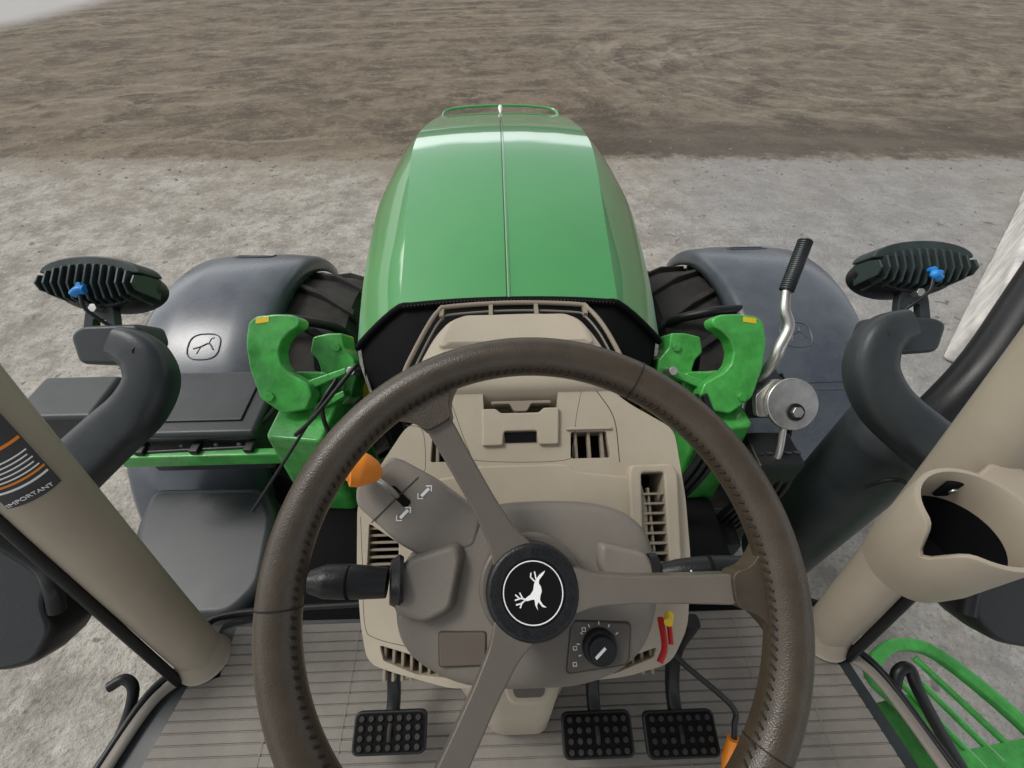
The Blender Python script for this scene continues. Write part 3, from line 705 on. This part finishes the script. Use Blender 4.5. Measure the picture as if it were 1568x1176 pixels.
for j in range(5):
    tube('hose_%d'%j,[(.585+.022*j,.60,1.60),(.58+.022*j,.56,1.50),(.57+.022*j,.57,1.35),(.56+.02*j,.6,1.1),(.5+.02*j,.64,.9)],.0095,BLACK,hl)
box('valve_manifold',.52,.62,.50,.62,1.15,1.30,BLACK,hl,bevel=.01)
F7=tilt(.7)
def mirror(name,pts,s,stem):
    e=empty(name,T)
    slab('housing',[(x/1000,y/1000) for x,y in pts],[(-.09,.9),(-.05,1),(-.012,1),(0,.94)],BLACK,e,F7,r=.02,bevel=.005)
    tube('stem',stem,.012,BLACK,e)
    return e
mirror('side_mirror',[(-900,-215),(-784,-222),(-730,-240),(-704,-285),(-722,-338),(-704,-380),(-732,-432),(-784,-446),(-900,-440)],-1,[(-.80,.33,1.86),(-.74,.30,1.80),(-.715,.27,1.775),(-.72,.25,1.74)])
mirror('side_mirror.001',[(900,-240),(784,-262),(724,-290),(700,-330),(712,-365),(745,-400),(784,-408),(900,-420)],1,[(.80,.33,1.86),(.74,.28,1.80),(.705,.24,1.775),(.69,.20,1.74)])
tube('access_handrail',[(-.800,.200,1.445),(-.776,.212,1.445),(-.757,.190,1.43),(-.785,.12,1.375),(-.86,.03,1.31),(-.95,-.08,1.22)],.010,BLACK,T)
tube('access_handrail.001',[(.738,.150,1.43),(.750,.176,1.45),(.772,.180,1.455),(.785,.145,1.43),(.84,.06,1.358),(.92,-.05,1.27)],.011,BLACK,T)
st=empty('access_step',T)
fr=[(1.00,.245),(1.06,.30),(1.13,.318),(1.22,.29),(1.33,.14),(1.36,.05),(1.36,-.05),(1.10,-.05),(1.08,.06),(1.05,.16)]
tube('step_frame',[(x,y,1.0) for x,y in fr],.017,GREENC,st,closed=True,k=4,power=4)
parts=[]
for i in (1.2,2.5,3.8):
    t=i/5;a=Vector((1.02,.235,.998)).lerp(Vector((1.19,.30,.998)),t);b=Vector((1.12,.03,.998)).lerp(Vector((1.33,.07,.998)),t)
    parts.append(tubev([a,b],.009,8))
many('step_bars',parts,GREENC,st)
pl=slab('step_tread',[(1.09,.07),(1.36,.10),(1.38,-.12),(1.08,-.12)],[.985,1.004],GREENC,st,XY,r=.01)
for i in range(4):
    for j in range(3):
        cut(pl,[(1.125+.06*i,.035-.055*j),(1.150+.06*i,.037-.055*j),(1.150+.06*i,.012-.055*j),(1.125+.06*i,.010-.055*j)],.9,1.1,XY,.005)
addbev(pl,.002,2)
box('step_riser',1.07,1.10,-.12,.20,.5,.99,GREENC,st)
box('lower_tread',1.12,1.40,-.12,.12,.62,.66,GREENC,st)
# ================================================================== WALL + GROUND
dv=Vector((.72,.69,0)).normalized();sv=Vector((.69,-.72,0)).normalized()
wf=Fr((3.42,2.50,0),dv,-sv)
cw=empty('whitewashed_block_wall')
random.seed(3);x=0
parts=[]
for i in range(6):
    L=.95+random.uniform(-.05,.05);v,f_=boxv(wf,x,x+L-.02,-.7,-.03*random.random(),0,.62+random.uniform(-.03,.03));parts.append((v,f_));x+=L
o=many('wall_blocks',parts,CWALL,cw)
addbev(o,.04,3)
box('brown_gate_post',5.9,6.1,-.1,.1,0,1.0,nmat('rust_brown',(.12,.06,.04),.8),cw,Fr(wf(0,0,0),dv,-sv))
def gmat():
    m=bpy.data.materials.new('yard_ground');m.use_nodes=True;t=m.node_tree;L=t.links;b=t.nodes['Principled BSDF']
    tc=t.nodes.new('ShaderNodeTexCoord');O=tc.outputs['Object']
    def N(scale,det=4,rough=.6,vec=None,dist=0):
        n=t.nodes.new('ShaderNodeTexNoise');n.inputs['Scale'].default_value=scale;n.inputs['Detail'].default_value=det
        n.inputs['Roughness'].default_value=rough;n.inputs['Distortion'].default_value=dist;L.new(vec or O,n.inputs['Vector']);return n.outputs[0]
    def mp(sc,rz=0,loc=(0,0,0)):
        n=t.nodes.new('ShaderNodeMapping');n.inputs['Scale'].default_value=sc;n.inputs['Rotation'].default_value=(0,0,math.radians(rz));n.inputs['Location'].default_value=loc
        L.new(O,n.inputs[0]);return n.outputs[0]
    def mth(op,a,b_=None,clamp=False):
        n=t.nodes.new('ShaderNodeMath');n.operation=op;n.use_clamp=clamp
        for i,v in enumerate((a,b_)):
            if v is None:continue
            if isinstance(v,(int,float)):n.inputs[i].default_value=v
            else:L.new(v,n.inputs[i])
        return n.outputs[0]
    def ss(v,a,b_):
        n=t.nodes.new('ShaderNodeMapRange');n.interpolation_type='SMOOTHSTEP';L.new(v,n.inputs[0]);n.inputs[1].default_value=a;n.inputs[2].default_value=b_;return n.outputs[0]
    def mix(f,a,b_):
        n=t.nodes.new('ShaderNodeMix');n.data_type='RGBA'
        if isinstance(f,(int,float)):n.inputs[0].default_value=f
        else:L.new(f,n.inputs[0])
        for i,v in((6,a),(7,b_)):
            if isinstance(v,tuple):n.inputs[i].default_value=(*v,1)
            else:L.new(v,n.inputs[i])
        return n.outputs[2]
    mul=lambda a,b_:mth('MULTIPLY',a,b_)
    inv=lambda a:mth('SUBTRACT',1,a)
    sx=t.nodes.new('ShaderNodeSeparateXYZ');L.new(O,sx.inputs[0]);X,Y=sx.outputs[0],sx.outputs[1]
    big=N(.45,3);mid=N(2.6,8,.72);med=N(11,5,.72);fine=N(42,3,.75)
    con=mix(ss(mid,.36,.64),(.245,.226,.194),(.44,.417,.368))
    con=mix(mul(ss(med,.50,.66),.55),con,(.19,.176,.150))
    con=mix(mul(inv(ss(med,.34,.46)),.5),con,(.53,.51,.465))
    con=mix(mul(ss(fine,.52,.66),.55),con,(.14,.13,.115))
    right=ss(mth('ADD',X,mul(mth('SUBTRACT',big,.5),6)),.5,3.5)
    con=mix(mul(right,.55),con,(.235,.24,.25))
    vo=t.nodes.new('ShaderNodeTexVoronoi');vo.inputs['Scale'].default_value=4.5
    dvn=t.nodes.new('ShaderNodeVectorMath');dvn.operation='ADD'
    nn=t.nodes.new('ShaderNodeTexNoise');nn.inputs['Scale'].default_value=7;nn.inputs['Detail'].default_value=3;L.new(O,nn.inputs['Vector'])
    sc_=t.nodes.new('ShaderNodeVectorMath');sc_.operation='SCALE';sc_.inputs['Scale'].default_value=.35;L.new(nn.outputs['Color'],sc_.inputs[0])
    L.new(O,dvn.inputs[0]);L.new(sc_.outputs[0],dvn.inputs[1]);L.new(dvn.outputs[0],vo.inputs['Vector'])
    pits=mul(inv(ss(vo.outputs[0],.06,.20)),ss(big,.36,.52))
    con=mix(mul(pits,.75),con,(.085,.078,.066))
    # dirt: blotchy soil, broken by curved wheel tracks
    s1=N(.9,8,.70,None,.5)
    def ringset(cx,cy,ky,freq,warp,rmin,rmax):
        dx=mth('SUBTRACT',X,cx);dy=mth('SUBTRACT',Y,cy)
        rr=mth('SQRT',mth('ADD',mul(dx,dx),mul(mul(dy,dy),ky)))
        r2=mth('ADD',rr,mul(s1,warp))
        cv=t.nodes.new('ShaderNodeCombineXYZ');L.new(mul(r2,freq),cv.inputs[0]);L.new(mul(mth('ARCTAN2',dy,dx),2.2),cv.inputs[1])
        n=N(1.0,4,.72,cv.outputs[0],.2)
        g=mul(ss(rr,rmin,rmin+1.5),inv(ss(rr,rmax-2.5,rmax)))
        return n,g
    n1,g1=ringset(7.5,12.0,1.2,3.0,.9,1.2,7.5)
    n2,g2=ringset(-4.0,30.0,1.0,2.4,1.2,12,25)
    n3,g3=ringset(3.0,-14.0,1.0,2.2,1.1,20,44)
    dirt=mix(ss(s1,.36,.66),(.088,.068,.047),(.215,.175,.124))
    dirt=mix(mul(ss(big,.42,.62),.45),dirt,(.125,.100,.072))
    dirt=mix(mul(inv(ss(mid,.36,.50)),.5),dirt,(.27,.232,.175))
    dirt=mix(mul(mul(ss(n3,.52,.66),g3),.5),dirt,(.29,.25,.19))
    dirt=mix(mul(mul(inv(ss(n3,.34,.46)),g3),.45),dirt,(.068,.052,.036))
    dirt=mix(mul(mul(ss(n2,.54,.66),g2),.5),dirt,(.30,.26,.20))
    dirt=mix(mul(mul(ss(n1,.52,.64),g1),.6),dirt,(.29,.25,.19))
    dirt=mix(mul(mul(inv(ss(n1,.36,.46)),g1),.6),dirt,(.060,.046,.032))
    dirt=mix(mul(ss(mid,.56,.66),.5),dirt,(.065,.049,.034))
    dirt=mix(mul(ss(med,.54,.66),.5),dirt,(.28,.245,.19))
    dirt=mix(mul(ss(fine,.54,.66),.5),dirt,(.055,.043,.031))
    far=mul(ss(mul(X,-1),12.5,14.5),ss(Y,14.5,17.5))
    dirt=mix(far,dirt,(.42,.41,.39))
    e0=mth('ADD',Y,mul(X,.03))
    e1=mth('ADD',e0,mth('ADD',mul(mth('SUBTRACT',mid,.5),.9),mul(mth('SUBTRACT',med,.5),.5)))
    edge=ss(e1,6.45,6.75)
    band=mul(mul(ss(e1,6.5,6.9),inv(ss(mth('ADD',e0,mul(mth('SUBTRACT',s1,.5),3)),7.4,9.0))),ss(X,-2.5,1.5))
    dirt=mix(mul(band,.65),dirt,(.070,.058,.045))
    film=mul(ss(mth('ADD',e0,mul(mth('SUBTRACT',s1,.5),8)),4.4,7.6),mth('SUBTRACT',.8,mul(right,.5)))
    col=mix(film,con,(.24,.205,.155))
    col=mix(edge,col,dirt)
    L.new(col,b.inputs['Base Color'])
    L.new(mth('SUBTRACT',.95,mul(right,.22)),b.inputs['Roughness']);b.inputs['Specular IOR Level'].default_value=.3
    hb=N(18,4,.8)
    bp=t.nodes.new('ShaderNodeBump');bp.inputs['Strength'].default_value=.8;bp.inputs['Distance'].default_value=.03
    L.new(hb,bp.inputs['Height']);L.new(bp.outputs[0],b.inputs['Normal'])
    return m
mk('ground',[(-600,-600,0),(600,-600,0),(600,900,0),(-600,900,0)],[(0,1,2,3)],gmat())
rs=random.Random(5);parts=[]
for i in range(1100):
    if rs.random()<.5:
        x=rs.uniform(-9,9);y=rs.gauss(7.2,1.1)
    else:
        x=rs.uniform(-10,10);y=rs.uniform(1.2,13)
    if abs(x)<1.5 and y<3:continue
    r=rs.uniform(.004,.012)*(1.5 if y>6 else 1);n=6
    vv=[]
    for k_ in range(2):
        for j in range(n):
            a=2*math.pi*j/n+rs.uniform(-.3,.3);q=r*(1 if k_==0 else .55)*rs.uniform(.7,1.3)
            vv.append((x+q*1.4*math.cos(a),y+q*math.sin(a),0 if k_==0 else r*.6))
    ff=[(j,(j+1)%n,n+(j+1)%n,n+j) for j in range(n)]+[tuple(n+j for j in range(n))]
    parts.append((vv,ff))
many('gravel',parts,nmat('gravel_mat',(.2,.175,.14),.95,var=.5,vs=2),None)
